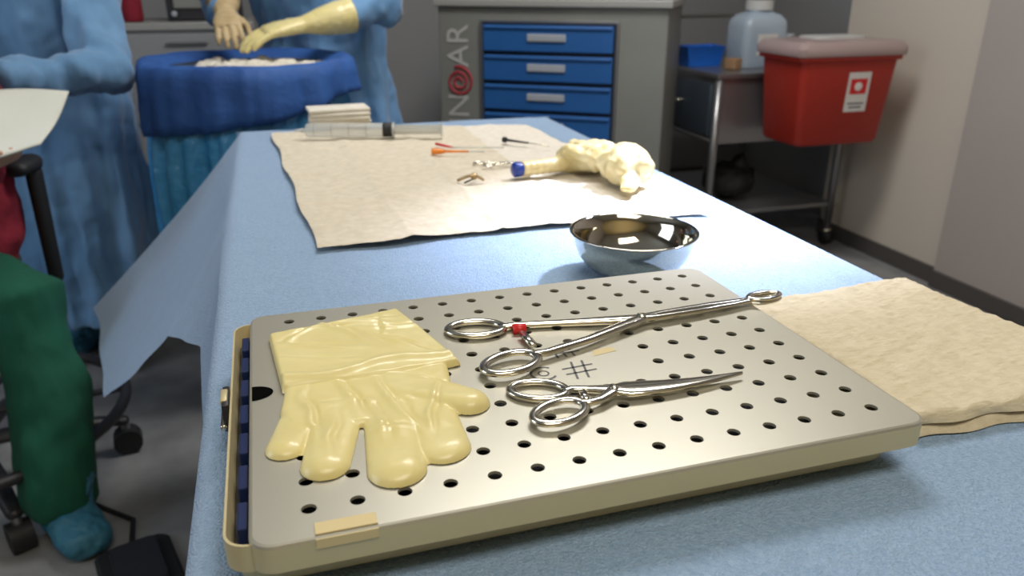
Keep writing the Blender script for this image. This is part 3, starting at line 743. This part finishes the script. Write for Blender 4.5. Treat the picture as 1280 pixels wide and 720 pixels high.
for i,(x,y) in enumerate(((-.548,1.72),(-.93,1.57))):
    m=M(); m.rod([(x-.02,y+.05,.045),(x,y,.058),(x+.055,y-.10,.042)],[(.048,.043),(.056,.056),(.054,.038)],'bootie',24); m.cyl((x,y+.01,.05),(x,y+.012,.15),.060,'bootie',24,.070)
    m.obj('shoe_cover_%d'%(i+1),sp,remesh=.006,smoothmod=2,disp=[(.04,.014),(.015,.006)])
hand('hand_1',sp,(-.635,1.82,.84),(.75,-.3,.10),(-.1,-.1,-1),-1,'skin',.12)
hand('hand_2',sp,(-.86,1.655,.84),(.8,-.3,0),(0,0,1),1,'skin',.4)
head('head',sp,(-.77,1.90,1.37),(.5,-.86),False)
A,B_,C,D_=Vector((-.60,1.90,.975)),Vector((-.410,1.92,.970)),Vector((-.445,1.76,.885)),Vector((-.58,1.70,.875))
vs=[]; N=16
for j in range(N+1):
    for i in range(N+1):
        u,v=i/N,j/N; p=(A*(1-u)+B_*u)*(1-v)+(D_*(1-u)+C*u)*v; vs.append(p+Vector((0,0,.008*math.sin(u*3+v*4))))
m=M(); m.add(vs,[(j*(N+1)+i,j*(N+1)+i+1,(j+1)*(N+1)+i+1,(j+1)*(N+1)+i) for j in range(N) for i in range(N)],'paper')
o=m.obj('paper_chart'); k=o.modifiers.new('s','SOLIDIFY'); k.thickness=.004
stl=empty('rolling_stool')
cx,cy=-.80,1.99
m=M(); m.lathe((cx,cy,0),[(.17,.42),(.19,.43),(.195,.46),(.18,.485),(.10,.492),(.01,.494)],'black',36,True); m.cyl((cx,cy,.12),(cx,cy,.43),.028,'cart'); m.cyl((cx,cy,.09),(cx,cy,.16),.05,'dark')
for k in range(5):
    a=k*2*PI/5+.18; x,y=cx+.34*math.cos(a),cy+.34*math.sin(a)
    m.rod([(cx,cy,.125),(cx+.17*math.cos(a),cy+.17*math.sin(a),.125),(x,y,.095)],[(.026,.018),(.024,.016),(.018,.013)],'dark',12)
    m.cyl((x-.024*math.sin(a),y+.024*math.cos(a),.036),(x+.024*math.sin(a),y-.024*math.cos(a),.036),.036,'black',18); m.cyl((x,y,.04),(x,y,.10),.011,'cart',10)
m.sweep([(cx+.36*math.cos(q/48*2*PI),cy+.36*math.sin(q/48*2*PI),.19) for q in range(48)],[.014]*48,'dark',10,closed=True)
for k in range(5):
    a=k*2*PI/5+.18; m.cyl((cx,cy,.20),(cx+.36*math.cos(a),cy+.36*math.sin(a),.19),.009,'dark',8)
m.rod([(cx+.15,cy+.05,.455),(-.57,2.05,.47),(-.545,2.04,.52),(-.54,2.03,.78)],[.015,.015,.017,.019],'black',12)
m.rod([(-.555,2.07,.80),(-.545,2.03,.80),(-.56,1.98,.80)],[(.028,.018)]*3,'black',16)
m.obj('stool_body',stl,angle=40)
m=M(); m.loft([[q for q in rr(.075,.10,.02,.001)],[q for q in rr(.078,.103,.02,.012)],[q for q in rr(.070,.095,.02,.022)]],'black')
m.loft([[Vector((q.x,q.y,.024+.10*(q.y+.08)*.25)) for q in rr(.050,.078,.015,0)],[Vector((q.x,q.y,.034+.10*(q.y+.08)*.35)) for q in rr(.047,.075,.015,0)]],'dark')
m.rod([(0,.10,.012),(.02,.20,.008),(-.05,.32,.008),(-.10,.48,.008)],[.006]*4,'black',8)
m.obj('foot_pedal',loc=(-.375,1.52,0),rot=.3,angle=40)

sc=empty('supply_cabinet',(-.55,3.62,0))
m=M(); m.box((0,.22,.53),(1.0,.44,.94),'cab2'); m.box((0,.22,1.015),(1.04,.47,.03),'cabtop'); m.box((0,.24,.03),(.96,.4,.06),'dark')
m.obj('carcass',sc,smooth=False,bevel=.005)
for c in range(2):
    for k in range(5):
        m=M(); x=-.25+.5*c; z=.90-.185*k; m.box((x,-.008,z),(.47,.02,.168),'cab2d'); m.box((x,-.026,z+.05),(.16,.014,.014),'cart'); m.obj('drawer_%d'%(c*5+k+1),sc,smooth=False,bevel=.003)
m=M(); m.lathe((-.50,3.72,1.031),[(.035,0),(.04,.01),(.04,.12),(.015,.15),(.015,.17)],'redcloth',24,True); m.cyl((-.50,3.72,1.20),(-.50,3.72,1.225),.018,'white',16); m.obj('antiseptic_bottle')
m=M(); m.box((-.22,3.82,1.15),(.30,.20,.235),'dark'); m.box((-.22,3.715,1.16),(.24,.012,.16),'cabinet'); m.cyl((-.34,3.712,1.06),(-.34,3.70,1.06),.012,'label'); m.obj('suction_monitor',bevel=.006,smooth=False)

# ------------------------------------------------------------------ lights
def area(name,loc,target,size,power,col,size_y=None,spread=None):
    l=bpy.data.lights.new(name,'AREA'); l.energy=power; l.color=col; l.size=size
    if size_y: l.shape='RECTANGLE'; l.size_y=size_y
    if spread: l.spread=math.radians(spread)
    o=bpy.data.objects.new(name,l); scene.collection.objects.link(o); o.location=loc
    o.rotation_euler=(Vector(target)-Vector(loc)).to_track_quat('-Z','Y').to_euler(); return o
area('ceiling_panel_light',(.9,1.9,2.74),(.9,1.9,0),1.2,35,(1,.98,.96),.6)
area('ceiling_panel_light_near',(.2,-.4,2.74),(.2,-.2,0),1.2,18,(1,.91,.73),.6)
area('cool_side_fill',(-2.4,1.2,1.7),(0,1.2,.9),1.4,23,(.78,.88,1),1.3)  # added cool area light from the left; that wall has no window
area('cool_glow_spot',(1.5,1.5,2.2),(.60,1.0,.88),.14,4.5,(.78,.80,1),None,24)  # added cool spot for the bluish glow on the table; no lamp fixture
for i,(x,y) in enumerate(((.9,1.9),(.2,-.4))):
    M().box((x,y,ZC-.02),(1.3,.7,.03),'lamp').obj('ceiling_lamp' if i==0 else 'ceiling_lamp.001',smooth=False)
w=bpy.data.worlds.new('world'); scene.world=w; w.use_nodes=True
w.node_tree.nodes['Background'].inputs[0].default_value=(.6,.7,.85,1); w.node_tree.nodes['Background'].inputs[1].default_value=.3
try: scene.view_settings.view_transform='Standard'
except Exception: pass
